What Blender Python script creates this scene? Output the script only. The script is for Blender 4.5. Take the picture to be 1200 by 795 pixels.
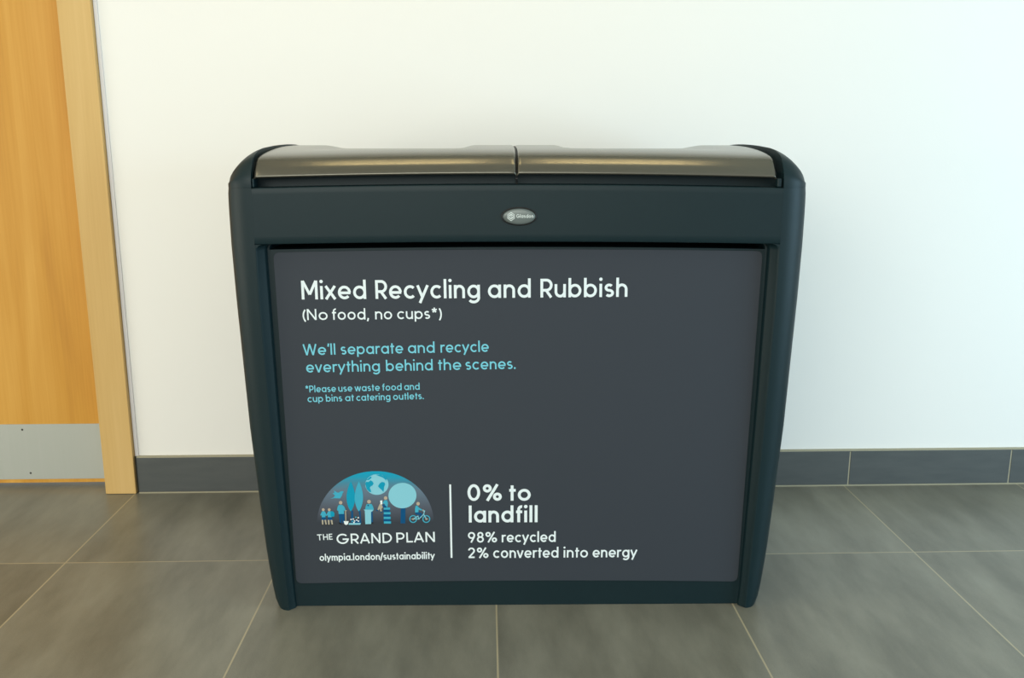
import bpy, bmesh, math, random
from mathutils import Vector, Matrix
random.seed(4)
for o in list(bpy.data.objects): bpy.data.objects.remove(o)
scene = bpy.context.scene
COL = scene.collection
PI = math.pi

# ------------------------------------------------------------------ camera
cam_d = bpy.data.cameras.new('camera'); cam = bpy.data.objects.new('camera', cam_d); COL.objects.link(cam)
F_PX, PITCH, YAW = 1049.687, 0.2115, 0.0285
cam_d.sensor_fit = 'HORIZONTAL'; cam_d.sensor_width = 36.0; cam_d.lens = F_PX / 1200 * 36.0
cam_d.clip_start = 0.05
cam.location = (0, 0, 1.1364)
cam.rotation_euler = (PI / 2 - PITCH, 0, -YAW)
scene.camera = cam

# ------------------------------------------------------------------ world, lamps, exposure
w = bpy.data.worlds.new('world'); scene.world = w; w.use_nodes = True
bg = w.node_tree.nodes['Background']; bg.inputs[0].default_value = (0.95, 1.0, 0.94, 1); bg.inputs[1].default_value = 0.80

def area(name, loc, target, sx, sy, power, col):
    d = bpy.data.lights.new(name, 'AREA'); d.shape = 'RECTANGLE'; d.size = sx; d.size_y = sy
    d.energy = power; d.color = col
    o = bpy.data.objects.new(name, d); COL.objects.link(o); o.location = loc
    o.rotation_euler = (Vector(target) - Vector(loc)).to_track_quat('-Z', 'Y').to_euler()
    return o
area('window_daylight', (3.3, 0.7, 1.1), (0.3, 2.4, 0.4), 1.6, 1.5, 58, (0.50, 0.80, 1.0))
area('front_fill', (-1.5, -2.8, 2.4), (-0.5, 2.8, 0.2), 4.4, 2.0, 142, (1.0, 0.985, 0.90))  # added frontal fill behind the camera, no actual window
area('left_warm_fill', (-3.9, 0.9, 0.8), (-0.6, 2.5, 0.1), 1.8, 1.2, 34, (1.0, 0.93, 0.76))  # added warm fill for the left floor, wall and bin side
area('ceiling_lamp', (-0.38, 1.93, 2.66), (-0.38, 1.93, 0), 0.66, 0.05, 2.8, (1.0, 0.78, 0.40))
area('ceiling_lamp', (0.52, 1.93, 2.66), (0.52, 1.93, 0), 0.66, 0.05, 2.8, (1.0, 0.78, 0.40))
area('ceiling_lamp', (-1.6, 0.9, 2.66), (-1.6, 0.9, 0), 0.60, 0.60, 4, (1.0, 0.88, 0.66))  # extra unseen lamp, kept to warm the left floor

vs = scene.view_settings
vs.view_transform = 'Standard'; vs.look = 'None'; vs.gamma = 1.0; vs.use_curve_mapping = False
vs.exposure = -0.06

# ------------------------------------------------------------------ helpers
def lin(r, g, b):
    f = lambda c: (c / 255 / 12.92) if c <= 10 else ((c / 255 + 0.055) / 1.055) ** 2.4
    return (f(r), f(g), f(b), 1)

def mat(name, col, rough=0.5, metal=0.0, spec=0.5, noise=None, bump=None, coat=0.0):
    """noise=(scale, second colour, stretch xyz) ; bump=(scale, strength, distance)"""
    m = bpy.data.materials.new(name); m.use_nodes = True
    nt = m.node_tree; b = nt.nodes['Principled BSDF']
    b.inputs['Base Color'].default_value = col; b.inputs['Roughness'].default_value = rough
    b.inputs['Metallic'].default_value = metal; b.inputs['Specular IOR Level'].default_value = spec
    b.inputs['Coat Weight'].default_value = coat
    tc = nt.nodes.new('ShaderNodeTexCoord')
    if noise:
        mp = nt.nodes.new('ShaderNodeMapping'); mp.inputs['Scale'].default_value = noise[2]
        nt.links.new(tc.outputs['Object'], mp.inputs[0])
        n = nt.nodes.new('ShaderNodeTexNoise'); n.inputs['Scale'].default_value = noise[0]; n.inputs['Detail'].default_value = 5
        nt.links.new(mp.outputs[0], n.inputs['Vector'])
        mx = nt.nodes.new('ShaderNodeMix'); mx.data_type = 'RGBA'
        mx.inputs['A'].default_value = col; mx.inputs['B'].default_value = noise[1]
        nt.links.new(n.outputs['Fac'], mx.inputs['Factor']); nt.links.new(mx.outputs['Result'], b.inputs['Base Color'])
    if bump:
        n2 = nt.nodes.new('ShaderNodeTexNoise'); n2.inputs['Scale'].default_value = bump[0]; n2.inputs['Detail'].default_value = 2
        nt.links.new(tc.outputs['Object'], n2.inputs['Vector'])
        bp = nt.nodes.new('ShaderNodeBump'); bp.inputs['Strength'].default_value = bump[1]; bp.inputs['Distance'].default_value = bump[2]
        nt.links.new(n2.outputs['Fac'], bp.inputs['Height']); nt.links.new(bp.outputs[0], b.inputs['Normal'])
    return m

class MB:
    def __init__(s): s.v = []; s.f = []; s.mi = []; s.cur = 0
    def add(s, vs_, fs):
        o = len(s.v); s.v += [tuple(p) for p in vs_]
        for f in fs: s.f.append(tuple(o + i for i in f)); s.mi.append(s.cur)
    def box(s, x0, x1, y0, y1, z0, z1):
        s.add([(x0, y0, z0), (x1, y0, z0), (x1, y1, z0), (x0, y1, z0), (x0, y0, z1), (x1, y0, z1), (x1, y1, z1), (x0, y1, z1)],
              [(3, 2, 1, 0), (4, 5, 6, 7), (0, 1, 5, 4), (1, 2, 6, 5), (2, 3, 7, 6), (3, 0, 4, 7)])
    def grid(s, rows, closed=False):
        n = len(rows[0]); vs_ = [p for r in rows for p in r]; fs = []
        for i in range(len(rows) - 1):
            for j in range(n if closed else n - 1):
                k = (j + 1) % n
                fs.append((i * n + j, i * n + k, (i + 1) * n + k, (i + 1) * n + j))
        s.add(vs_, fs)
    def build(s, name, mats, parent=None, smooth=None, bevel=0):
        me = bpy.data.meshes.new(name); me.from_pydata(s.v, [], s.f)
        for m in (mats if isinstance(mats, (list, tuple)) else [mats]): me.materials.append(m)
        for p, i in zip(me.polygons, s.mi): p.material_index = i
        me.validate()
        bm = bmesh.new(); bm.from_mesh(me)
        bmesh.ops.remove_doubles(bm, verts=bm.verts, dist=1e-6)
        bmesh.ops.recalc_face_normals(bm, faces=bm.faces)
        if smooth is not None:
            for f in bm.faces: f.smooth = True
            for e in bm.edges:
                if len(e.link_faces) == 2 and e.calc_face_angle(0) > smooth: e.smooth = False
        bm.to_mesh(me); bm.free()
        o = bpy.data.objects.new(name, me); COL.objects.link(o)
        if parent: o.parent = parent
        if bevel:
            b = o.modifiers.new('bevel', 'BEVEL'); b.width = bevel; b.segments = 3; b.limit_method = 'ANGLE'; b.harden_normals = False
        return o

def tag(o, label=None, cat=None, kind=None, group=None):
    if label: o['label'] = label
    if cat: o['category'] = cat
    if kind: o['kind'] = kind
    if group: o['group'] = group
    return o
def empty(name, loc, rz=0):
    o = bpy.data.objects.new(name, None); COL.objects.link(o); o.location = loc; o.rotation_euler = (0, 0, rz)
    o.empty_display_size = 0.1
    return o
def interp(tab, z):
    if z <= tab[0][0]: return tab[0][1]
    for (a, p), (b, q) in zip(tab, tab[1:]):
        if z <= b: return p + (q - p) * (z - a) / (b - a)
    return tab[-1][1]

# ------------------------------------------------------------------ the room
WY = 2.875           # wall face
m_wall = mat('white_paint', (0.86, 0.857, 0.83, 1), 0.75, bump=(160, 0.08, 0.002))
m_ceil = mat('ceiling_paint', (0.80, 0.78, 0.70, 1), 0.9)
m_skirt = mat('grey_skirting_tile', lin(70, 75, 76), 0.5, noise=(9, lin(88, 92, 92), (1, 1, 5)), bump=(300, 0.1, 0.001))
m_grout_edge = mat('pale_grout_lit_edge', lin(165, 160, 138), 0.85)
m_caulk = mat('white_sealant', (0.72, 0.72, 0.75, 1), 0.5)

def floor_material():
    m = bpy.data.materials.new('grey_floor_tiles'); m.use_nodes = True
    nt = m.node_tree; N = nt.nodes.new; L = nt.links.new; b = nt.nodes['Principled BSDF']
    tc = N('ShaderNodeTexCoord'); sp = N('ShaderNodeSeparateXYZ'); L(tc.outputs['Object'], sp.inputs[0])
    def mth(op, a, bb=None):
        n = N('ShaderNodeMath'); n.operation = op
        for i, x in enumerate((a, bb)):
            if x is None: continue
            if isinstance(x, (int, float)): n.inputs[i].default_value = x
            else: L(x, n.inputs[i])
        return n.outputs[0]
    cells = []; masks = []
    for out, off, pitch in ((sp.outputs[0], 0.0195, 0.6), (sp.outputs[1], 2.3484, 1.2)):
        u = mth('DIVIDE', mth('SUBTRACT', out, off), pitch)
        cells.append(mth('FLOOR', u))
        d = mth('MULTIPLY', mth('ABSOLUTE', mth('SUBTRACT', mth('FRACT', mth('ADD', u, 0.5)), 0.5)), pitch)
        masks.append(mth('LESS_THAN', d, 0.0021))
    grout = mth('MAXIMUM', *masks)
    cb = N('ShaderNodeCombineXYZ'); L(cells[0], cb.inputs[0]); L(cells[1], cb.inputs[1])
    wn = N('ShaderNodeTexWhiteNoise'); wn.noise_dimensions = '3D'; L(cb.outputs[0], wn.inputs['Vector'])
    # each tile shifts its own streaks
    ofs = N('ShaderNodeVectorMath'); ofs.operation = 'MULTIPLY_ADD'
    L(wn.outputs['Color'], ofs.inputs[0]); ofs.inputs[1].default_value = (7, 7, 0); L(tc.outputs['Object'], ofs.inputs[2])
    mp = N('ShaderNodeMapping'); mp.inputs['Rotation'].default_value = (0, 0, 0.5); mp.inputs['Scale'].default_value = (5.5, 1.6, 1)
    L(ofs.outputs[0], mp.inputs[0])
    n1 = N('ShaderNodeTexNoise'); n1.inputs['Scale'].default_value = 1.3; n1.inputs['Detail'].default_value = 7; n1.inputs['Roughness'].default_value = 0.6
    L(mp.outputs[0], n1.inputs['Vector'])
    n2 = N('ShaderNodeTexNoise'); n2.inputs['Scale'].default_value = 420; n2.inputs['Detail'].default_value = 2
    L(tc.outputs['Object'], n2.inputs['Vector'])
    f = mth('ADD', mth('MULTIPLY', n1.outputs['Fac'], 1.0), mth('MULTIPLY', n2.outputs['Fac'], 0.30))
    f = mth('ADD', f, mth('MULTIPLY', wn.outputs['Value'], 0.12))
    rp = N('ShaderNodeValToRGB'); L(f, rp.inputs[0])
    rp.color_ramp.elements[0].position = 0.50; rp.color_ramp.elements[0].color = (0.120, 0.116, 0.090, 1)
    rp.color_ramp.elements[1].position = 0.92; rp.color_ramp.elements[1].color = (0.240, 0.232, 0.184, 1)
    mx = N('ShaderNodeMix'); mx.data_type = 'RGBA'; L(grout, mx.inputs['Factor']); L(rp.outputs[0], mx.inputs['A'])
    mx.inputs['B'].default_value = (0.37, 0.32, 0.21, 1)
    L(mx.outputs['Result'], b.inputs['Base Color'])
    b.inputs['Roughness'].default_value = 0.34
    b.inputs['Specular IOR Level'].default_value = 0.5
    bp = N('ShaderNodeBump'); bp.inputs['Strength'].default_value = 0.12; bp.inputs['Distance'].default_value = 0.002
    h = mth('SUBTRACT', n2.outputs['Fac'], mth('MULTIPLY', grout, 3.0)); L(h, bp.inputs['Height']); L(bp.outputs[0], b.inputs['Normal'])
    return m
fl = MB(); fl.box(-4.5, 4.5, -3.5, 3.4, -0.1, 0.0)
tag(fl.build('floor', floor_material()), kind='structure')
ce = MB(); ce.box(-4.5, 4.5, 0.3, 3.4, 2.7, 2.8)
tag(ce.build('ceiling', m_ceil), kind='structure')

DX1, DX0 = -1.176, -2.36          # outer edges of the door frame
wl = MB()
wl.box(DX1, 4.5, WY, WY + 0.2, 0, 2.7)
wl.box(-4.5, DX0, WY, WY + 0.2, 0, 2.7)
wl.box(DX0, DX1, WY, WY + 0.2, 2.16, 2.7)
tag(wl.build('wall_back', m_wall), kind='structure')

# skirting tiles with pale joints and a painted lit top edge
sk = MB()
SX = [-1.171, -0.5805, 0.0195, 0.6195, 1.2335, 1.791, 2.40, 3.0, 3.6, 4.2]
for a, b_ in zip(SX, SX[1:]):
    sk.box(a + 0.0022, b_ - 0.0022, WY - 0.012, WY, 0.004, 0.124)
o = sk.build('baseboard_back', m_skirt, bevel=0.0012); tag(o, kind='structure')
gj = MB()
gj.box(-1.1685, 4.2, WY - 0.0105, WY - 0.0005, 0.0, 0.1235)
gj.box(-1.1685, 4.2, WY - 0.0105, WY, 0.1215, 0.1290)  # pale strip stands in for the warm-lit top edge
gj.box(-1.1685, 4.2, WY - 0.014, WY - 0.001, 0.0, 0.0035)
tag(gj.build('trim_1', m_grout_edge), kind='structure')
dg = MB(); dg.box(DX1 + 0.0005, -1.1688, WY - 0.007, WY + 0.0005, 0.0, 0.128)  # solid dark strip painted as the shade between frame and skirting
tag(dg.build('gap_shade_strip', mat('gap_shade', (0.03, 0.028, 0.02, 1), 0.8)), kind='structure')
ck = MB(); ck.box(DX1 + 0.0015, DX1 + 0.013, WY - 0.004, WY + 0.001, 0.128, 2.16)
tag(ck.build('trim_2', m_caulk), kind='structure')

# door with frame and kick plate
def wood(name, c1, c2, c3):
    m = bpy.data.materials.new(name); m.use_nodes = True; nt = m.node_tree; N = nt.nodes.new; L = nt.links.new
    b = nt.nodes['Principled BSDF']; tc = N('ShaderNodeTexCoord'); mp = N('ShaderNodeMapping')
    mp.inputs['Scale'].default_value = (7, 7, 0.45); L(tc.outputs['Object'], mp.inputs[0])
    n1 = N('ShaderNodeTexNoise'); n1.inputs['Scale'].default_value = 1.6; n1.inputs['Detail'].default_value = 6; n1.inputs['Distortion'].default_value = 0.7
    L(mp.outputs[0], n1.inputs['Vector'])
    mp2 = N('ShaderNodeMapping'); mp2.inputs['Scale'].default_value = (160, 160, 2.2); L(tc.outputs['Object'], mp2.inputs[0])
    n2 = N('ShaderNodeTexNoise'); n2.inputs['Scale'].default_value = 1.0; n2.inputs['Detail'].default_value = 3; L(mp2.outputs[0], n2.inputs['Vector'])
    ad = N('ShaderNodeMath'); ad.operation = 'MULTIPLY_ADD'; L(n2.outputs['Fac'], ad.inputs[0]); ad.inputs[1].default_value = 0.28; L(n1.outputs['Fac'], ad.inputs[2])
    rp = N('ShaderNodeValToRGB'); L(ad.outputs[0], rp.inputs[0]); e = rp.color_ramp.elements
    e[0].position = 0.40; e[0].color = c1; e[1].position = 0.92; e[1].color = c3
    k = rp.color_ramp.elements.new(0.64); k.color = c2
    L(rp.outputs[0], b.inputs['Base Color']); b.inputs['Roughness'].default_value = 0.5; b.inputs['Specular IOR Level'].default_value = 0.3
    return m
m_door = wood('orange_beech_veneer', (0.48, 0.22, 0.032, 1), (0.58, 0.29, 0.045, 1), (0.66, 0.36, 0.075, 1))
m_frame = wood('pale_beech', (0.57, 0.36, 0.125, 1), (0.63, 0.42, 0.16, 1), (0.69, 0.48, 0.205, 1))
m_steel = mat('satin_kick_plate', (0.42, 0.45, 0.41, 1), 0.55, metal=0.25, noise=(3, (0.45, 0.47, 0.44, 1), (30, 1, 1)))
m_dark = mat('dark_hole', (0.02, 0.016, 0.012, 1), 0.8)
door = empty('door_1', ((DX0 + DX1) / 2, 2.93, 0)); tag(door, kind='structure')
door['label'] = 'orange beech veneer door with a grey kick plate, left of the recycling bin'
def dpart(name, boxes, m, bevel=0.0, parent=None):
    q = MB()
    for x0, x1, y0, y1, z0, z1 in boxes:
        q.box(x0 - door.location.x, x1 - door.location.x, y0 - 2.93, y1 - 2.93, z0, z1)
    return q.build(name, m, parent or door, bevel=bevel)
IX1, IX0 = -1.276, -2.26
dpart('door_frame', [(IX1, DX1, 2.855, 3.05, 0.001, 2.16), (DX0, IX0, 2.855, 3.05, 0.001, 2.16), (IX0, IX1, 2.855, 3.05, 2.06, 2.16)], m_frame, 0.002)
leaf = dpart('door_leaf', [(IX0 + 0.003, IX1 - 0.003, 2.935, 2.98, 0.014, 2.055)], m_door)
kp = dpart('kick_plate', [(IX0 + 0.006, IX1 - 0.004, 2.9335, 2.9349, 0.027, 0.2225)], m_steel)
# screws of the kick plate
for sx, sz in ((-1.568, 0.2035), (-1.557, 0.049), (-2.0, 0.2035), (-2.0, 0.049)):
    q = MB(); n = 12
    ring = lambda r, y: [(sx - door.location.x + r * math.cos(2 * PI * k / n), y - 2.93, sz + r * math.sin(2 * PI * k / n)) for k in range(n)]
    q.grid([ring(0.0035, 2.9335), ring(0.003, 2.9325), ring(0.0012, 2.9325), ring(0.0008, 2.9331)], closed=True)
    q.build('screw', m_dark, kp, smooth=0.6)
dpart('door_stop', [(IX1 - 0.012, IX1, 2.983, 3.02, 0.002, 2.06), (IX0, IX0 + 0.012, 2.983, 3.02, 0.002, 2.06)], m_frame)

# ------------------------------------------------------------------ the recycling bin
m_body = mat('dark_teal_plastic', (0.0040, 0.0160, 0.0200, 1), 0.45, spec=0.27, noise=(60, (0.0050, 0.0185, 0.0230, 1), (1, 1, 1)), bump=(700, 0.10, 0.0015))
m_lid = mat('dark_bronze_lid', (0.135, 0.128, 0.104, 1), 0.21, metal=0.65, spec=0.6, noise=(500, (0.145, 0.138, 0.112, 1), (1, 1, 1)))
m_black = mat('black_gap', (0.006, 0.007, 0.008, 1), 0.6)
m_poster = mat('charcoal_poster', (0.032, 0.039, 0.050, 1), 0.6, spec=0.25, noise=(900, (0.040, 0.048, 0.060, 1), (1, 1, 1)))
m_white = mat('white_print', (0.77, 0.85, 0.87, 1), 0.6, spec=0.2)
m_blue = mat('pale_blue_print', (0.18, 0.57, 0.69, 1), 0.6, spec=0.2)

BIN = empty('recycling_bin', (0.073, 2.056, 0), -0.017)
tag(BIN, 'wide dark teal recycling bin with two brown lids and a charcoal poster by the wall', 'recycling bin')

WT = [(0.0, .608), (0.015, .615), (0.06, .6225), (0.15, .6317), (0.29, .6417), (0.47, .654), (0.64, .6607), (0.785, .6665), (0.91, .670), (1.0, .6705), (1.03, .6698), (1.045, .6682)]
Wd = lambda z: interp(WT, z)
XO = [(0.0, .570), (0.05, .5725), (0.16, .5785), (0.5, .591), (0.81, .600), (0.92, .600)]
XI = [(0.0, .556), (0.05, .5595), (0.16, .5635), (0.5, .5745), (0.885, .583), (0.92, .583)]
DP = lambda z: .022 + .01556 * z
RXZ = lambda z: Wd(z) - interp(XO, z) - .0035
CR = [(0, .0), (.03, .003), (.5, .004), (.92, .006), (1.05, .008), (1.09, .009)]
def crown(x, z): return z + interp(CR, z) * max(0, 1 - (x / .61) ** 2)
RX, RF, ZS, ZT, DEEP = .058, .05, .9165, 1.045, .70

b = MB()
levels = [0.0, .006, .02, .05, .1, .15, .22, .29, .38, .47, .56, .64, .72, .785, .85, .88, .895, .9010, .9015, .9045, .909, .9125, .915, ZS]
rows = []
def inner_cols(z, flush=None):
    """x, y of the columns from left crease to right crease"""
    xo = interp(XO, z); xi = interp(XI, z); d = DP(z)
    xc = xo + .0034
    R = .014
    if z > ZS - R:
        k = R - math.sqrt(max(0, R * R - (R - (ZS - z)) ** 2)); xo -= k; xi -= k
    e2 = .20 if z > .9012 else d
    half = [(xc, 0.0), (xo + .0012, .0004), (xo, .0016), (xo - .0010, .0036), (xi + .0045, d * .50), (xi + .0030, d * .56), (xi + .0022, d * .66), (xi + .0012, d - .0006), (xi - .003, d), (xi - .0032, e2)]
    n = 10
    mid = [(-(xi - .0032) + 2 * (xi - .0032) * k / n, e2) for k in range(1, n)]
    pts = [(-x, y) for x, y in half] + mid + [(x, y) for x, y in reversed(half)]
    if flush is not None:
        pts = [(x, min(y, flush)) for x, y in pts]
    return pts
for z in levels:
    rows.append([(x, y, crown(x, max(z, .0006))) for x, y in inner_cols(z)])
for z, fy in ((ZS + .0002, .004), (ZS + .001, .0012), (ZS + .0028, 0.0), (.935, 0), (.96, 0), (.985, 0), (1.01, 0), (1.03, 0), (ZT - .004, 0), (ZT - .0012, .0012), (ZT, .004)):
    rows.append([(x, fy, crown(x, z)) for x, y in inner_cols(ZS, 0)])
for z, y in ((ZT, .060), (ZT + .034, .061), (ZT + .036, .30), (ZT + .036, .60), (ZT - .02, .60)):
    rows.append([(x, y, crown(x, z)) for x, _ in inner_cols(ZS, 0)])
b.grid(rows)
# rounded ends, sides and back
zl = levels[:-1] + [ZS, .935, .96, .985, 1.01, 1.03, ZT - .0002]
srows = []
for z in zl:
    W = Wd(z); RX = RXZ(z); pts = []
    for k in range(0, 11):
        t = PI / 2 * k / 10
        pts.append((W - RX + RX * math.sin(t), RF * (1 - math.cos(t))))
    pts += [(W, .2), (W, .4)]
    for k in range(0, 9):
        t = PI / 2 * k / 8
        pts.append((W - RX * (1 - math.cos(t)), DEEP - RF + RF * math.sin(t)))
    full = [(-x, y, z) for x, y in pts] + [(x, y, z) for x, y in reversed(pts)]
    srows.append(full)
b.grid(srows)
b.box(-.54, .54, .04, .64, .001, .004)
body = b.build('body', m_body, BIN, smooth=0.7)

# shoulder end caps
PROF = [(0, ZT), (0, 1.058), (.004, 1.076), (.018, 1.097), (.042, 1.1175), (.10, 1.131), (.18, 1.1365), (.27, 1.1405), (.42, 1.143), (.55, 1.138), (.64, 1.12), (.69, 1.085), (.70, 1.06), (.70, ZT)]
def smooth_prof(P, sub=3):
    out = []
    for i in range(len(P) - 1):
        p0 = P[max(i - 1, 0)]; p1 = P[i]; p2 = P[i + 1]; p3 = P[min(i + 2, len(P) - 1)]
        for k in range(sub):
            t = k / sub
            out.append(tuple(.5 * ((2 * p1[c]) + (-p0[c] + p2[c]) * t + (2 * p0[c] - 5 * p1[c] + 4 * p2[c] - p3[c]) * t * t + (-p0[c] + 3 * p1[c] - 3 * p2[c] + p3[c]) * t ** 3) for c in (0, 1)))
    out.append(P[-1]); return out
SP = smooth_prof(PROF)
def normals(P):
    ns = []
    for i in range(len(P)):
        a = P[max(i - 1, 0)]; c = P[min(i + 1, len(P) - 1)]
        ty, tz = c[0] - a[0], c[1] - a[1]; l = math.hypot(ty, tz); ns.append((-tz / l, ty / l))
    ns[0] = (-1, 0); ns[-1] = (1, 0)
    return ns
NS = normals(SP)
for s in (-1, 1):
    q = MB(); Wc = .6682; rws = []; RX = RXZ(ZT)
    XIN = Wc - RX + .001
    for yo, zo, x in ((0.012, -.012, XIN + .004), (0.0012, -.0012, XIN - .0008)):
        rws.append([(s * (x), p[0] + (.002 if n[0] < 0 else -.002) * abs(n[0]) * (yo > .005), p[1] - .004 * max(0, n[1]) * (yo > .005)) for p, n in zip(SP, NS)])
    for k in range(0, 13):
        t = PI / 2 * k / 12
        rws.append([(s * (XIN + (RX - .001) * math.sin(t)),
                     p[0] - n[0] * RF * (1 - math.cos(t)),
                     max(ZT - .0002, p[1] - n[1] * (.058 * (1 - math.cos(t)) + .020 * math.sin(t)))) for p, n in zip(SP, NS)])
    q.grid(rws[1:])
    # inner wall that faces the lid
    inner = rws[1]
    q.add(inner + [(x, y, ZT + .0002) for x, y, z in inner], [(i, i + 1, len(inner) + i + 1, len(inner) + i) for i in range(len(inner) - 1)])
    outer = rws[-1]
    q.add(outer + [(x, y, ZT - .0002) for x, y, z in outer], [(i, i + 1, len(outer) + i + 1, len(outer) + i) for i in range(len(outer) - 1)])
    cap = q.build('end_cap', m_body, BIN, smooth=0.8)

# the two lids
LP = [(.012, 1.0655), (.004, 1.0662), (.0005, 1.0685), (.0005, 1.0715), (.0060, 1.0818), (.0120, 1.0900), (.0185, 1.0968), (.0255, 1.1038), (.0345, 1.1098), (.049, 1.1150), (.075, 1.1200), (.11, 1.1245), (.17, 1.1290), (.25, 1.1325), (.34, 1.1350), (.43, 1.1365), (.52, 1.135), (.60, 1.125), (.64, 1.10)]
LP = [(y + .008, z) for y, z in smooth_prof(LP, 2)]
def sm(a, b_, x):
    t = min(1, max(0, (x - a) / (b_ - a))); return t * t * (3 - 2 * t)
def rise(ax, y):
    """scoop in the rear of the lid: ax = distance from the middle of the bin"""
    k = sm(.10, .30, y)
    scoop = sm(.105, .150, ax) * (1 - sm(.46, .525, ax))
    return k * ((.0045 - .0005 * sm(.15, .6, ax)) * (1 - scoop) - .0045 * scoop)
for s, (xa, xb) in ((-1, (-.5985, -.0055)), (1, (-.0015, .588))):
    q = MB()
    if True:
        n = 60
        xs = [xa, xa + .0012, xa + .004] + [xa + .008 + (xb - xa - .016) * k / n for k in range(n + 1)] + [xb - .004, xb - .0012, xb]
        dr = [.006, .0022, .0005] + [0] * (n + 1) + [.0005, .0022, .006]
        rws = []
        for y, z in LP:
            r = []
            for x, d in zip(xs, dr):
                zz = z + interp(CR, 1.09) * max(0, 1 - (x / .61) ** 2) * (1 - sm(.08, .3, y)) + rise(abs(x + .004), y)
                r.append((x, y + (d * .5 if y < .06 else 0), zz - d * (1 if y >= .06 else .6)))
            rws.append(r)
        q.grid(rws)
    o = q.build('lid', m_lid, BIN, smooth=0.9)
    so = o.modifiers.new('thickness', 'SOLIDIFY'); so.thickness = .004; so.offset = -1
    # small dark hump, painting in the shading on the scoop's end shoulder
    h = MB(); rr = []
    cx = s * .527 - .004
    for k in range(9):
        t = PI / 2 * k / 8
        rr.append([(cx + .023 * math.cos(t) * math.cos(2 * PI * j / 20), .40 + .03 * math.cos(t) * math.sin(2 * PI * j / 20), 1.1310 + .0085 * math.sin(t)) for j in range(20)])
    h.grid(rr, closed=True)
    h.build('shaded_shoulder', m_body, o, smooth=0.9)
# pivot lugs at both ends of the slot below the lids
for s, x0 in ((-1, -.6030), (1, .5895)):
    q = MB(); q.box(x0, x0 + (.005 if s < 0 else .0105), .003, .020, ZT + .0008, ZT + .021)
    q.build('lid_pivot', m_body, BIN, bevel=.003)
# black fin added so the gap between the lids stays dark
q = MB(); fin = [(.012, ZT + .0083)] + [(y + .010, z + .002) for y, z in LP if .008 <= y < .5] + [(.51, ZT + .03), (.026, ZT + .03), (.026, ZT + .0083)]
for x in (-.0060, -.0010): q.add([(x, y, z) for y, z in fin], [tuple(range(len(fin)))])
q.grid([[(-.0060, y, z) for y, z in fin], [(-.0010, y, z) for y, z in fin]], closed=True); q.build('gap_shade_fin', m_black, BIN)

# maker's oval badge on the header
m_badge = mat('silver_badge', (0.13, 0.155, 0.150, 1), 0.32, metal=0.15, spec=0.5)
BX, BZ = -.004 + .006, .981
q = MB(); n = 48
def oval(a, c, y): return [(BX + a * math.cos(2 * PI * k / n), y, BZ + c * math.sin(2 * PI * k / n)) for k in range(n)]
q.grid([oval(.0375, .0182, -.0003), oval(.036, .0168, -.0018), oval(.030, .0135, -.0028), oval(.015, .0068, -.0034), oval(.0005, .0003, -.0036)], closed=True)
badge = q.build('badge', m_badge, BIN, smooth=0.9)
q = MB()
q.grid([oval(.0418, .0212, .0004), oval(.0408, .0206, -.0022), oval(.0392, .0195, -.0028), oval(.0378, .0184, -.0016), oval(.0374, .0180, .0003)], closed=True)
q.build('badge_rim', m_black, badge, smooth=0.9)

# ------------------------------------------------------------------ poster
PS = lambda x, z, lift=0.0: (x + .006, DP(z) - .0030 - lift, z)
q = MB()
def pcrown(x, z): return z + .0055 * (1 - (x / .57) ** 2)
outl = []
cs = [(-.5617, .0632), (.5494, .0618), (.5678, .8970), (-.5766, .8955)]
def rounded(P, r, n=6):
    out = []
    for i in range(4):
        a = Vector(P[i - 1]); c = Vector(P[i]); d = Vector(P[(i + 1) % 4])
        u = (a - c).normalized(); v = (d - c).normalized()
        for k in range(n + 1):
            t = k / n; p0 = c + u * r; p2 = c + v * r
            out.append((1 - t) ** 2 * p0 + 2 * t * (1 - t) * c + t * t * p2)
    return out
ro = rounded(cs, .016)
full = []
for i in range(len(ro)):
    a = ro[i]; c = ro[(i + 1) % len(ro)]; L_ = (c - a).length; k = max(1, int(L_ / .05))
    for j in range(k): full.append(a + (c - a) * j / k)
ring = [PS(p.x, pcrown(p.x, p.y)) for p in full]
back = [(x, y + .0026, z) for x, y, z in ring]
N_ = len(ring)
q.add(ring, [tuple(range(N_))])
q.grid([ring, back], closed=True)
poster = q.build('poster', m_poster, BIN)
poster['label'] = 'charcoal poster printed with white and pale blue lettering'

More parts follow.
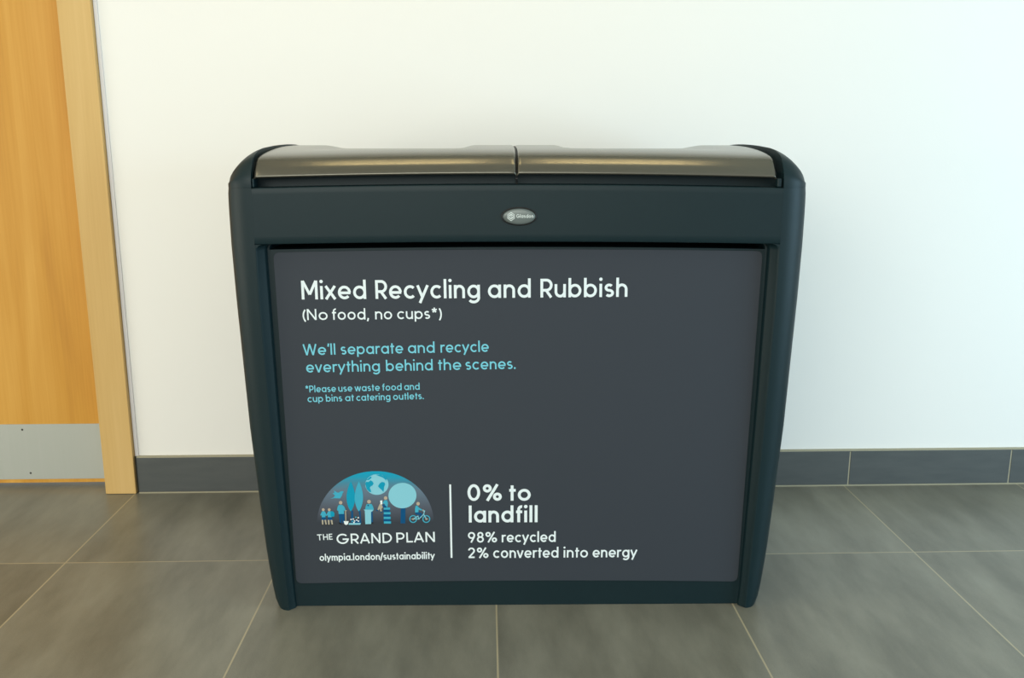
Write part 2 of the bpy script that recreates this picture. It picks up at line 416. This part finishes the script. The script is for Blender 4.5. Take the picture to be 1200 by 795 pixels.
# ---- monoline geometric lettering
def arc(cx, cy, rx, ry, a0, a1, n=None):
    n = n or max(6, int(abs(a1 - a0) / 9)); return [(cx + rx * math.cos(math.radians(a0 + (a1 - a0) * k / n)), cy + ry * math.sin(math.radians(a0 + (a1 - a0) * k / n))) for k in range(n + 1)]
def glyph(c, h):
    """strokes ('s', polyline) / ('o', closed loop) / ('d', (x, y, r)) and advance; cap height 1"""
    xh = .71; bl, t = h - .006, xh - h + .006; m_ = (bl + t) / 2; R = (t - bl) / 2; A = 1.03; D = -.24
    ci = lambda cx: ('o', arc(cx, m_, R, R, 0, 360, 40)[:-1])
    sb = .075; rn = R * .84; S = lambda *p: ('s', list(p)); x = sb + h
    cap = 1 - h
    if c == ' ': return [], .30
    if c == 'a': return [ci(x + R), S((x + 2 * R, 0), (x + 2 * R, xh))], x + 2 * R + h + sb
    if c == 'b': return [ci(x + R), S((x, 0), (x, A))], x + 2 * R + h + sb
    if c == 'd': return [ci(x + R), S((x + 2 * R, 0), (x + 2 * R, A))], x + 2 * R + h + sb
    if c == 'p': return [ci(x + R), S((x, D), (x, xh))], x + 2 * R + h + sb
    if c == 'o': return [ci(x + R)], x + 2 * R + h + sb
    if c == 'c': return [('s', arc(x + R, m_, R, R, 45, 315))], x + 1.78 * R + h + sb * .6
    if c == 'e': return [('s', arc(x + R, m_, R, R, -1, 318) ), S((x, m_ - .02), (x + 2 * R + h * .75, m_ - .02))], x + 2 * R + h + sb * .8
    if c == 'g':
        return [ci(x + R), ('s', [(x + 2 * R, xh), (x + 2 * R, D + R * .80)] + arc(x + R, D + R * .80 + h * .4, R, R * .8, 0, -145)[1:])], x + 2 * R + h + sb
    if c in 'nh': return [S((x, 0), (x, xh if c == 'n' else A)), ('s', [(x, t - rn - .08)] + arc(x + rn, t - rn, rn, rn, 180, 0) + [(x + 2 * rn, 0)])], x + 2 * rn + h + sb
    if c == 'm':
        r2 = rn * .86; st = [S((x, 0), (x, xh))]
        for k in (0, 1): st.append(('s', [(x + 2 * r2 * k, t - r2 - .05)] + arc(x + r2 + 2 * r2 * k, t - r2, r2, r2, 180, 0) + [(x + 2 * r2 * (k + 1), 0)]))
        return st, x + 4 * r2 + h + sb
    if c == 'u': return [S((x + 2 * rn, 0), (x + 2 * rn, xh)), ('s', [(x, xh)] + arc(x + rn, bl + rn, rn, rn, 180, 360) + [(x + 2 * rn, bl + rn + .08)])], x + 2 * rn + h + sb
    if c == 'r': return [S((x, 0), (x, xh)), ('s', arc(x + rn * .95, t - rn, rn * .95, rn, 180, 62))], x + 1.42 * rn + sb * .4
    if c == 'i': return [S((x, 0), (x, xh)), ('d', (x, .95, h * 1.25))], x + h + sb
    if c == 'l': return [S((x, 0), (x, A))], x + h + sb
    if c == 'f': return [('s', [(x + .09, 0), (x + .09, A - h - .17)] + arc(x + .26, A - h - .17, .17, .17, 180, 78)), S((x - .07, t), (x + .30, t))], x + .34 + sb * .2
    if c == 't': return [S((x + .09, 0), (x + .09, .93)), S((x - .07, t), (x + .29, t))], x + .29 + sb * .5
    if c == 's':
        r = (t - bl) / 4; k = 1.22
        return [('s', arc(x + r * k, t - r, r * k, r, 38, 262) + arc(x + r * k + .01, bl + r, r * k * 1.06, r, 82, -142))], x + 2.1 * r * k + h + sb * .8
    if c in 'vxwy':
        g = h * .9; wv = .58; x0 = sb * .35 + g
        if c == 'v': return [S((x0, xh), (x0 + wv / 2 - .02, 0), ), S((x0 + wv / 2 - .02, 0), (x0 + wv - .04, xh))], x0 + wv - .04 + g + sb * .35
        if c == 'x': return [S((x0, xh), (x0 + wv - .06, 0)), S((x0, 0), (x0 + wv - .06, xh))], x0 + wv - .06 + g + sb * .35
        if c == 'y': return [S((x0, xh), (x0 + wv / 2, .02)), S((x0 + .12, D), (x0 + wv, xh))], x0 + wv + g + sb * .35
        q4 = .21
        return [S((x0, xh), (x0 + q4, 0)), S((x0 + q4, 0), (x0 + 2 * q4, xh)), S((x0 + 2 * q4, xh), (x0 + 3 * q4, 0)), S((x0 + 3 * q4, 0), (x0 + 4 * q4, xh))], x0 + 4 * q4 + g + sb * .35
    if c == 'M': return [S((x, 0), (x, 1)), S((x + .76, 0), (x + .76, 1)), S((x + .01, .99), (x + .38, .26)), S((x + .38, .26), (x + .75, .99))], x + .76 + h + sb
    if c == 'N': return [S((x, 0), (x, 1)), S((x + .62, 0), (x + .62, 1)), S((x + .01, .97), (x + .61, .03))], x + .62 + h + sb
    if c in 'RP':
        r = .27; st = [S((x, 0), (x, 1)), ('s', [(x, cap), (x + .24, cap)] + arc(x + .26, cap - r, r, r, 90, -90) + [(x, cap - 2 * r)])]
        if c == 'R': st.append(S((x + .24, cap - 2 * r), (x + .53, 0)))
        return st, x + .53 + h + sb * .6
    if c == 'W':
        q4 = .27; x0 = sb * .4 + h
        return [S((x0, 1), (x0 + q4, 0)), S((x0 + q4, 0), (x0 + 2 * q4, 1)), S((x0 + 2 * q4, 1), (x0 + 3 * q4, 0)), S((x0 + 3 * q4, 0), (x0 + 4 * q4, 1))], x0 + 4 * q4 + h + sb * .2
    if c == 'T': return [S((x + .28, 0), (x + .28, cap)), S((x - h, cap), (x + .56 + h, cap))], x + .56 + h + sb
    if c == 'H': return [S((x, 0), (x, 1)), S((x + .56, 0), (x + .56, 1)), S((x, .5), (x + .56, .5))], x + .56 + h + sb
    if c == 'E': return [S((x, 0), (x, 1)), S((x, cap), (x + .45, cap)), S((x, .5), (x + .40, .5)), S((x, h), (x + .45, h))], x + .45 + sb
    if c == 'L': return [S((x, 0), (x, 1)), S((x, h), (x + .45, h))], x + .45 + sb * .5
    if c == 'A': return [S((sb * .3 + h, 0), (sb * .3 + h + .35, 1)), S((sb * .3 + h + .35, 1), (sb * .3 + h + .70, 0)), S((sb + .20, .30), (sb + .60, .30))], .70 + 2 * h + sb * .6
    if c == 'D': return [('s', [(x, cap), (x + .2, cap)] + arc(x + .2, .5, .5 - h + .02, .5 - h, 90, -90) + [(x, h)]), S((x, 0), (x, 1))], x + .2 + .5 + sb
    if c == 'G': r = .5 - h + .01; return [('s', arc(x + r, .5, r, r, 42, 358)), S((x + r, .46), (x + 2 * r + h, .46))], x + 2 * r + h + sb
    if c == '0': return [('o', arc(x + .26, .5, .27, .5 - h + .006, 0, 360, 44)[:-1])], x + .53 + h + sb
    if c == '8': return [('o', arc(x + .24, cap - .205, .20, .205, 0, 360, 36)[:-1]), ('o', arc(x + .24, .255 + h * .5, .24, .255 - h * .35, 0, 360, 36)[:-1])], x + .48 + h + sb
    if c == '9': return [('o', arc(x + .25, cap - .25, .25, .25, 0, 360, 40)[:-1]), ('s', [(x + .50, cap - .25), (x + .48, cap - .37), (x + .42, cap - .50), (x + .20, 0)])], x + .50 + h + sb
    if c == '2': return [('s', arc(x + .24, cap - .235, .235, .235, 170, -38) + [(x + .02, h)]), S((x - h * .3, h), (x + .52, h))], x + .50 + h + sb
    if c == '%': return [('o', arc(x + .16, cap - .165, .165, .165, 0, 360, 30)[:-1]), ('o', arc(x + .72, h + .165, .165, .165, 0, 360, 30)[:-1]), S((x + .16, 0), (x + .72, 1))], x + .885 + h + sb
    if c == '(': return [('s', arc(x + .62, .40, .62, .80, 138, 222))], x + .17 + sb * .5
    if c == ')': return [('s', arc(x - .46, .40, .62, .80, 42, -42))], x + .17 + sb * .8
    if c == ',': return [S((x + .035, .13), (x - .05, -.16))], x + h + sb
    if c == '.': return [('d', (x, h * 1.1, h * 1.25))], x + h + sb
    if c == "'": return [S((x + .03, 1.02), (x - .02, .74))], x + h + sb * .4
    if c == '/': return [S((sb * .5, -.14), (sb * .5 + .36, 1.04))], .36 + sb
    if c == '*': return [S((x + .19, .78), (x + .19 + .235 * math.sin(2 * PI * k / 5), .78 + .235 * math.cos(2 * PI * k / 5))) for k in range(5)], x + .38 + h + sb * .5
    return [], .4

def ribbon(pts, hw, closed):
    P = [Vector(p) for p in pts]; n = len(P); Lr = []; Rr = []
    for i in range(n):
        if closed: a, c = P[i - 1], P[(i + 1) % n]
        else: a, c = P[max(i - 1, 0)], P[min(i + 1, n - 1)]
        d1 = (P[i] - a); d2 = (c - P[i])
        d1 = d1.normalized() if d1.length > 1e-9 else d2.normalized()
        d2 = d2.normalized() if d2.length > 1e-9 else d1
        tt = (d1 + d2); tt = tt.normalized() if tt.length > 1e-6 else d1
        nn = Vector((-tt.y, tt.x)); k = hw / max(.45, nn.dot(Vector((-d1.y, d1.x))))
        Lr.append(P[i] + nn * k); Rr.append(P[i] - nn * k)
    fs = []
    for i in range(n if closed else n - 1):
        j = (i + 1) % n; fs.append((i, j, n + j, n + i))
    return Lr + Rr, fs
def put_text(mb, s, x0, z0, x1, z1, ch, h, surf, lift=.0004, skip=0.075):
    """lay a line of lettering along the baseline (x0,z0)-(x1,z1), cap height ch"""
    items = []; pen = 0.0
    for c in s:
        st, adv = glyph(c, h); items.append((pen, st)); pen += adv
    length = math.hypot(x1 - x0, z1 - z0); k = length / (pen - 2 * skip)
    ax = ((x1 - x0) / length, (z1 - z0) / length)
    sl = .0
    lv = [0]
    def tr(p):
        u = (p[0] - skip) * k; v = p[1] * ch
        return surf(x0 + ax[0] * u - ax[1] * v, z0 + ax[1] * u + ax[0] * v, lift + (lv[0] % 8) * .00003)
    asp = ch / k            # keep strokes even when a line is squeezed
    for off, st in items:
        for kind, g in st:
            lv[0] += 1
            if kind == 'd':
                cx, cy, r = g; pts = [(off + cx + r * math.cos(2 * PI * j / 20) * asp, cy + r * math.sin(2 * PI * j / 20)) for j in range(20)]
                mb.add([tr(p) for p in pts], [tuple(range(20))])
            else:
                pp = [((off + px) / asp, py) for px, py in g]
                vv, fs = ribbon(pp, h, kind == 'o')
                mb.add([tr((p.x * asp, p.y)) for p in vv], fs)
# baseline start x, z; end x, z; cap height; half stroke; words with their spans along the baseline
LINES = [
    (-0.5148, 0.7846, 0.2525, 0.7895, 0.0445, 0.072, [('Mixed', 0.0, 0.1971), ('Recycling', 0.2262, 0.5462), ('and', 0.5712, 0.7023), ('Rubbish', 0.7326, 1.0)]),
    (-0.5152, 0.7352, -0.1879, 0.7380, 0.0264, 0.068, [('(No', 0.0, 0.1818), ('food,', 0.2132, 0.4771), ('no', 0.5234, 0.6462), ('cups*)', 0.6832, 1.0)]),
    (-0.1296, 0.2811, 0.0261, 0.2808, 0.0429, 0.083, [('0%', 0.0, 0.5418), ('to', 0.6556, 1.0)]),
    (-0.1270, 0.2242, 0.0431, 0.2242, 0.0433, 0.083, [('landfill', 0.0, 1.0)]),
    (-0.1298, 0.1710, 0.0886, 0.1717, 0.0279, 0.074, [('98%', 0.0, 0.3315), ('recycled', 0.3861, 1.0)]),
    (-0.1302, 0.1295, 0.2926, 0.1297, 0.0281, 0.074, [('2%', 0.0, 0.1213), ('converted', 0.1496, 0.5347), ('into', 0.5661, 0.7099), ('energy', 0.7383, 1.0)]),
    (-0.5039, 0.1786, -0.4660, 0.1807, 0.0158, 0.076, [('THE', 0.0, 1.0)]),
    (-0.4565, 0.1689, -0.2117, 0.1733, 0.0267, 0.076, [('GRAND', 0.0, 0.5614), ('PLAN', 0.6066, 1.0)]),
    (-0.5004, 0.1240, -0.2137, 0.1281, 0.0183, 0.080, [('olympia.london/sustainability', 0.0, 1.0)]),
    (-0.5170, 0.6502, -0.0758, 0.6576, 0.0268, 0.068, [("We'll", 0.0, 0.1728), ('separate', 0.2023, 0.5377), ('and', 0.5644, 0.7085), ('recycle', 0.7403, 1.0)]),
    (-0.5122, 0.6078, -0.0117, 0.6154, 0.0270, 0.068, [('everything', 0.0, 0.3517), ('behind', 0.3811, 0.6041), ('the', 0.6303, 0.7398), ('scenes.', 0.7615, 1.0)]),
    (-0.5165, 0.5584, -0.2421, 0.5646, 0.0169, 0.072, [('*Please', 0.0, 0.2668), ('use', 0.2885, 0.4104), ('waste', 0.4336, 0.6505), ('food', 0.673, 0.8421), ('and', 0.8653, 1.0)]),
    (-0.5122, 0.5344, -0.2329, 0.5412, 0.0170, 0.072, [('cup', 0.0, 0.1332), ('bins', 0.1575, 0.2973), ('at', 0.3238, 0.3974), ('catering', 0.4203, 0.7126), ('outlets.', 0.737, 1.0)]),
]
for i, (xa, za, xb, zb, ch, hw, ws) in enumerate(LINES):
    q = MB()
    for s_, t0, t1 in ws:
        put_text(q, s_, xa + (xb - xa) * t0, za + (zb - za) * t0, xa + (xb - xa) * t1, za + (zb - za) * t1, ch, hw, PS)
    q.build('lettering', m_blue if i >= 9 else m_white, poster)['label'] = 'pale blue lettering' if i >= 9 else 'white lettering'
q = MB(); q.add([PS(-.1745, .3239, .0004), PS(-.1699, .3239, .0004), PS(-.1691, .1304, .0004), PS(-.1737, .1304, .0004)], [(0, 1, 2, 3)])
q.build('divider_line', m_white, poster)

# ---- emblem: half dome with trees, globe and little figures.  Own units: x 0..136, y 0..61 (up)
U0, V0, SU, SV = -0.5025, 0.2245, 0.2874 / 136, 0.1333 / 60
def E_(x, y, lift): return PS(U0 + x * SU + y * .00008, V0 + y * SV - x * .000009, lift)
def dome_material():
    m = bpy.data.materials.new('dome_print'); m.use_nodes = True; nt = m.node_tree; N = nt.nodes.new; L = nt.links.new
    b_ = nt.nodes['Principled BSDF']; b_.inputs['Roughness'].default_value = .6; b_.inputs['Specular IOR Level'].default_value = .2
    tc = N('ShaderNodeTexCoord'); sp = N('ShaderNodeSeparateXYZ'); L(tc.outputs['Object'], sp.inputs[0])
    mr = N('ShaderNodeMapRange'); mr.inputs['From Min'].default_value = V0; mr.inputs['From Max'].default_value = V0 + 61 * SV; L(sp.outputs[2], mr.inputs['Value'])
    rp = N('ShaderNodeValToRGB'); L(mr.outputs[0], rp.inputs[0]); e = rp.color_ramp.elements
    e[0].position = 0.0; e[0].color = (0.037, 0.044, 0.056, 1); e[1].position = 1.0; e[1].color = (0.0, 0.34, 0.52, 1)
    for p, c in ((.30, (.085, .10, .13, 1)), (.62, (.12, .18, .24, 1)), (.76, (.065, .23, .32, 1)), (.88, (.012, .30, .45, 1))):
        k = e.new(p); k.color = c
    L(rp.outputs[0], b_.inputs['Base Color']); return m
flat = lambda n, c: mat(n, c, .6, spec=.2)
EM = [dome_material(), flat('cyan_ink', (0.0, 0.30, 0.46, 1)), flat('sky_ink', (0.05, 0.38, 0.53, 1)), flat('pale_ink', (0.23, 0.56, 0.66, 1)),
      flat('navy_ink', (0.0, 0.075, 0.20, 1)), flat('skin_ink', (0.46, 0.38, 0.29, 1)), flat('sand_ink', (0.42, 0.38, 0.29, 1)), flat('black_ink', (0.012, 0.014, 0.018, 1)), flat('white_ink', (0.78, 0.85, 0.85, 1))]
e = MB()
def poly(pts, mi, layer): e.cur = mi; e.add([E_(x, y, .0003 + .00012 * layer) for x, y in pts], [tuple(range(len(pts)))])
def ell(cx, cy, rx, ry, mi, layer, n=28): poly([(cx + rx * math.cos(2 * PI * k / n), cy + ry * math.sin(2 * PI * k / n)) for k in range(n)], mi, layer)
def stroke(pts, wd, mi, layer, closed=False):
    e.cur = mi; vv, fs = ribbon(pts, wd / 2, closed); e.add([E_(p.x, p.y, .0003 + .00012 * layer) for p in vv], fs)
def rect(x0, y0, x1, y1, mi, layer): poly([(x0, y0), (x1, y0), (x1, y1), (x0, y1)], mi, layer)
# crop pixels (10x views of the photograph's print) turned into emblem units once
def c1(x, y): return (x / 9.94 - 12.2, 68 - y / 9.94)          # left view
def c2(x, y): return (x / 9.94 + 57.8, 68 - y / 9.94)          # right view
# dome (rows so that the gradient has vertices)
rws = []
for k in range(25):
    y = 60.7 * math.sin(PI / 2 * k / 24); hx = 68.3 * math.sqrt(max(0, 1 - (y / 60.8) ** 2))
    rws.append([E_(68 - hx, y, .0003), E_(68, y, .0003), E_(68 + hx, y, .0003)])
e.cur = 0; e.grid(rws)
P1 = lambda l: [c1(*p) for p in l]; P2 = lambda l: [c2(*p) for p in l]
# leaf shaped trees
def leaf(cx, y0, y1, rx, mi, layer):
    n = 20; pts = []
    for k in range(n + 1): t = k / n; pts.append((cx + rx * math.sin(PI * t ** .9) ** .85, y0 + (y1 - y0) * t))
    for k in range(n - 1, 0, -1): t = k / n; pts.append((cx - rx * math.sin(PI * t ** .9) ** .85, y0 + (y1 - y0) * t))
    poly(pts, mi, layer)
for (cx, ct, cb, rr, mi, ly) in ((511, 188, 538, 50, 1, 3), (604, 188, 538, 49, 2, 4)):
    a = c1(cx, cb); t_ = c1(cx, ct); leaf(a[0], a[1], t_[1], rr / 9.94, mi, ly)
poly(P1([(515, 530), (537, 530), (541, 640), (620, 640), (600, 530), (624, 530), (634, 685), (512, 685)]), 4, 2)
# planting bed
poly(P1([(490, 675), (628, 675), (622, 695), (486, 695)]), 3, 5)
for px, py in ((515, 632), (540, 628), (570, 606), (598, 612), (530, 655), (555, 650), (580, 640), (600, 652), (548, 668)):
    a = c1(px, py); ell(a[0], a[1], 1.0, .8, 8 if (px + py) % 3 else 2, 6, 8)
# bird
poly(P1([(272, 392), (312, 376), (328, 352), (298, 326), (322, 322), (316, 294), (352, 318), (372, 320), (396, 302), (424, 302), (428, 312), (414, 330), (410, 352), (388, 386), (350, 386), (320, 384)]), 2, 2)
# globe
g = c1(812, 226); ell(g[0], g[1], 13.5, 12.0, 3, 3, 40)
def on_globe(pts):
    out = []
    for x, y in P1(pts):
        dx, dy = (x - g[0]) / 13.6, (y - g[1]) / 12.1; d = math.hypot(dx, dy)
        if d > 1: dx /= d; dy /= d
        out.append((g[0] + dx * 13.6, g[1] + dy * 12.1))
    return out
poly(on_globe([(676, 215), (690, 190), (712, 196), (738, 176), (762, 190), (774, 214), (764, 234), (742, 246), (730, 262), (742, 290), (748, 316), (722, 308), (692, 276)]), 1, 4)
poly(on_globe([(824, 244), (846, 210), (872, 194), (900, 202), (908, 224), (896, 252), (892, 290), (888, 312), (866, 286), (838, 262)]), 1, 4)
poly(on_globe([(795, 112), (880, 145), (905, 165), (926, 195), (915, 172), (932, 160), (905, 130), (850, 108)]), 1, 4)
poly(on_globe([(690, 176), (720, 172), (752, 148), (745, 130), (725, 140)]), 1, 4)
poly(P1([(748, 150), (756, 118), (774, 108), (782, 122), (770, 150)]), 3, 5)
# round tree
rect(*c2(394, 680), *c2(450, 500), 4, 2)
t_ = c2(412, 354); ell(t_[0], t_[1], 16.3, 14.9, 3, 3, 44)
# two children
for dx, pack in ((0, 0), (72, 1)):
    sh = lambda l: P1([(x + dx, y) for x, y in l])
    h_ = c1(192 + dx * .96, 518); ell(h_[0], h_[1], 1.7, 1.7, 5, 4, 14)
    poly(sh([(178, 536), (208, 536), (222, 560), (233, 586), (222, 592), (214, 582), (218, 610), (174, 610), (172, 582), (160, 588), (158, 576)]), 2, 3)
    if pack: poly(sh([(206, 536), (236, 538), (250, 560), (248, 596), (220, 602), (204, 590)]), 1, 5)
    poly(sh([(174, 606), (220, 606), (226, 638), (168, 638)]), 4, 4)
    poly(sh([(172, 638), (192, 638), (192, 696), (178, 696)]), 6, 3); poly(sh([(204, 638), (224, 638), (232, 694), (218, 696)]), 6, 3)
    poly(sh([(174, 694), (194, 694), (192, 703), (172, 703)]), 7, 4); poly(sh([(214, 694), (234, 692), (236, 700), (216, 703)]), 7, 4)
# gardener with spade
h_ = c1(394, 436); ell(h_[0], h_[1], 2.1, 2.1, 5, 5, 16)
poly(P1([(372, 462), (412, 462), (436, 482), (452, 522), (440, 534), (432, 520), (432, 568), (370, 568), (366, 532), (350, 524), (358, 484)]), 2, 4)
poly(P1([(370, 562), (436, 562), (440, 672), (414, 676), (404, 600), (402, 676), (384, 680)]), 4, 3)
poly(P1([(372, 668), (390, 668), (408, 686), (402, 694), (370, 680)]), 7, 4)
stroke(P1([(450, 530), (454, 655)]), 1.0, 6, 5); stroke(P1([(444, 530), (464, 530)]), 1.0, 6, 5)
poly(P1([(428, 652), (486, 652), (478, 688), (456, 698), (438, 688)]), 8, 5)
# speaker at a stand
h_ = c1(722, 424); ell(h_[0], h_[1], 2.2, 2.2, 5, 5, 16)
poly(P1([(696, 452), (752, 452), (768, 478), (778, 514), (766, 524), (676, 522), (684, 478)]), 2, 4)
poly(P1([(736, 540), (764, 540), (770, 680), (750, 684)]), 4, 3); poly(P1([(750, 666), (770, 664), (772, 682), (750, 686)]), 7, 4)
poly(P1([(660, 516), (776, 520), (764, 534), (746, 546), (748, 686), (680, 688), (674, 532)]), 3, 5)
a = c1(712, 468); ell(a[0], a[1], 1.0, .9, 4, 6, 10)
# reader on a pile of books
for k, (xa, xb) in enumerate(((200, 272), (190, 268), (198, 278), (192, 270), (198, 280), (194, 276), (200, 284))):
    y0 = 492 + k * 27.2; rect(*c2(xa, y0 + 27.2), *c2(xb, y0), 1 if k % 2 == 0 else 4, 3)
for k, (xa, xb) in enumerate(((198, 274), (198, 280), (198, 280), (202, 284))):
    y0 = 492 + k * 54.5; poly(P2([(xa, y0 + 3), (xb, y0 + 3), (xb - 8, y0 + 14), (xb, y0 + 24), (xa, y0 + 24)]), 2, 4)
h_ = c2(218, 382); ell(h_[0], h_[1], 2.1, 2.1, 5, 5, 16)
poly(P2([(206, 406), (236, 408), (246, 440), (240, 492), (212, 492), (208, 450), (186, 446), (186, 434)]), 2, 5)
poly(P2([(176, 458), (200, 456), (236, 486), (216, 496), (186, 488)]), 4, 6)
poly(P2([(150, 450), (176, 446), (186, 490), (170, 510), (178, 542), (158, 536), (152, 506), (138, 526), (124, 518), (136, 482)]), 6, 4)
poly(P2([(154, 412), (180, 408), (182, 452), (160, 458)]), 8, 6)
poly(P2([(106, 516), (128, 520), (130, 536), (110, 532)]), 4, 5); poly(P2([(160, 544), (182, 536), (180, 550), (162, 554)]), 4, 5)
# cyclist
for cx in (541, 694):
    c_ = c2(cx, 628); stroke([(c_[0] + 4.0 * math.cos(2 * PI * k / 30), c_[1] + 4.0 * math.sin(2 * PI * k / 30)) for k in range(30)], 1.15, 2, 5, True)
    ell(c_[0], c_[1], 1.2, 1.2, 6, 6, 12); stroke([c2(cx, 628), c2(cx - 30 if cx < 600 else cx + 26, 628)], .5, 6, 5)
stroke(P2([(541, 628), (596, 592), (608, 628), (662, 572), (672, 532)]), 1.0, 3, 6); stroke(P2([(541, 628), (608, 628)]), .8, 3, 6)
stroke(P2([(662, 572), (694, 628)]), 1.0, 3, 6); stroke(P2([(654, 536), (678, 530)]), 1.0, 3, 6)
poly(P2([(566, 474), (584, 468), (606, 494), (648, 518), (640, 530), (602, 518), (600, 552), (562, 552), (560, 508)]), 2, 6)
poly(P2([(562, 550), (602, 548), (636, 556), (646, 574), (620, 606), (606, 604), (616, 580), (570, 574)]), 4, 7)
poly(P2([(586, 612), (636, 612), (636, 632), (600, 630)]), 7, 4)
h_ = c2(595, 448); ell(h_[0], h_[1], 2.1, 2.1, 5, 6, 16); a = c2(655, 524); ell(a[0], a[1], .9, .8, 5, 7, 10)
emb = e.build('emblem', EM, poster)
emb['label'] = 'blue half dome emblem with trees, a globe and small figures'

# ---- badge marks
m_mark = mat('badge_print', (0.62, 0.68, 0.66, 1), 0.4, spec=.4)
BS = lambda x, z, lift=0: (x, -.0042 - lift, z)
q = MB()
put_text(q, 'Glasdon', BX - .0065, BZ - .0030, BX + .0325, BZ - .0030, .0082, .085, BS, .0)
def dia(r, cx=BX - .0185, cz=BZ + .0002): return [(cx - r * .78, cz), (cx, cz - r * 1.05), (cx + r * .78, cz), (cx, cz + r * 1.05)]
for r in (.0092, .0058):
    L4 = [(-r * .82, r * .42), (0, r * 1.0), (r * .82, r * .42), (r * .82, -r * .42), (0, -r * 1.05), (-r * .82, -r * .42)]
    vv, fs = ribbon([(BX - .0185 + a, BZ + c) for a, c in L4], .00075, True); q.add([BS(p.x, p.y) for p in vv], fs)
vv, fs = ribbon([(BX - .0185 + a, BZ + c) for a, c in ((.0028, .0022), (0, .0036), (-.0028, .0018), (.0028, -.0012), (0, -.0034), (-.0030, -.0018))], .0007, False); q.add([BS(p.x, p.y) for p in vv], fs)
q.build('badge_mark', m_mark, badge)
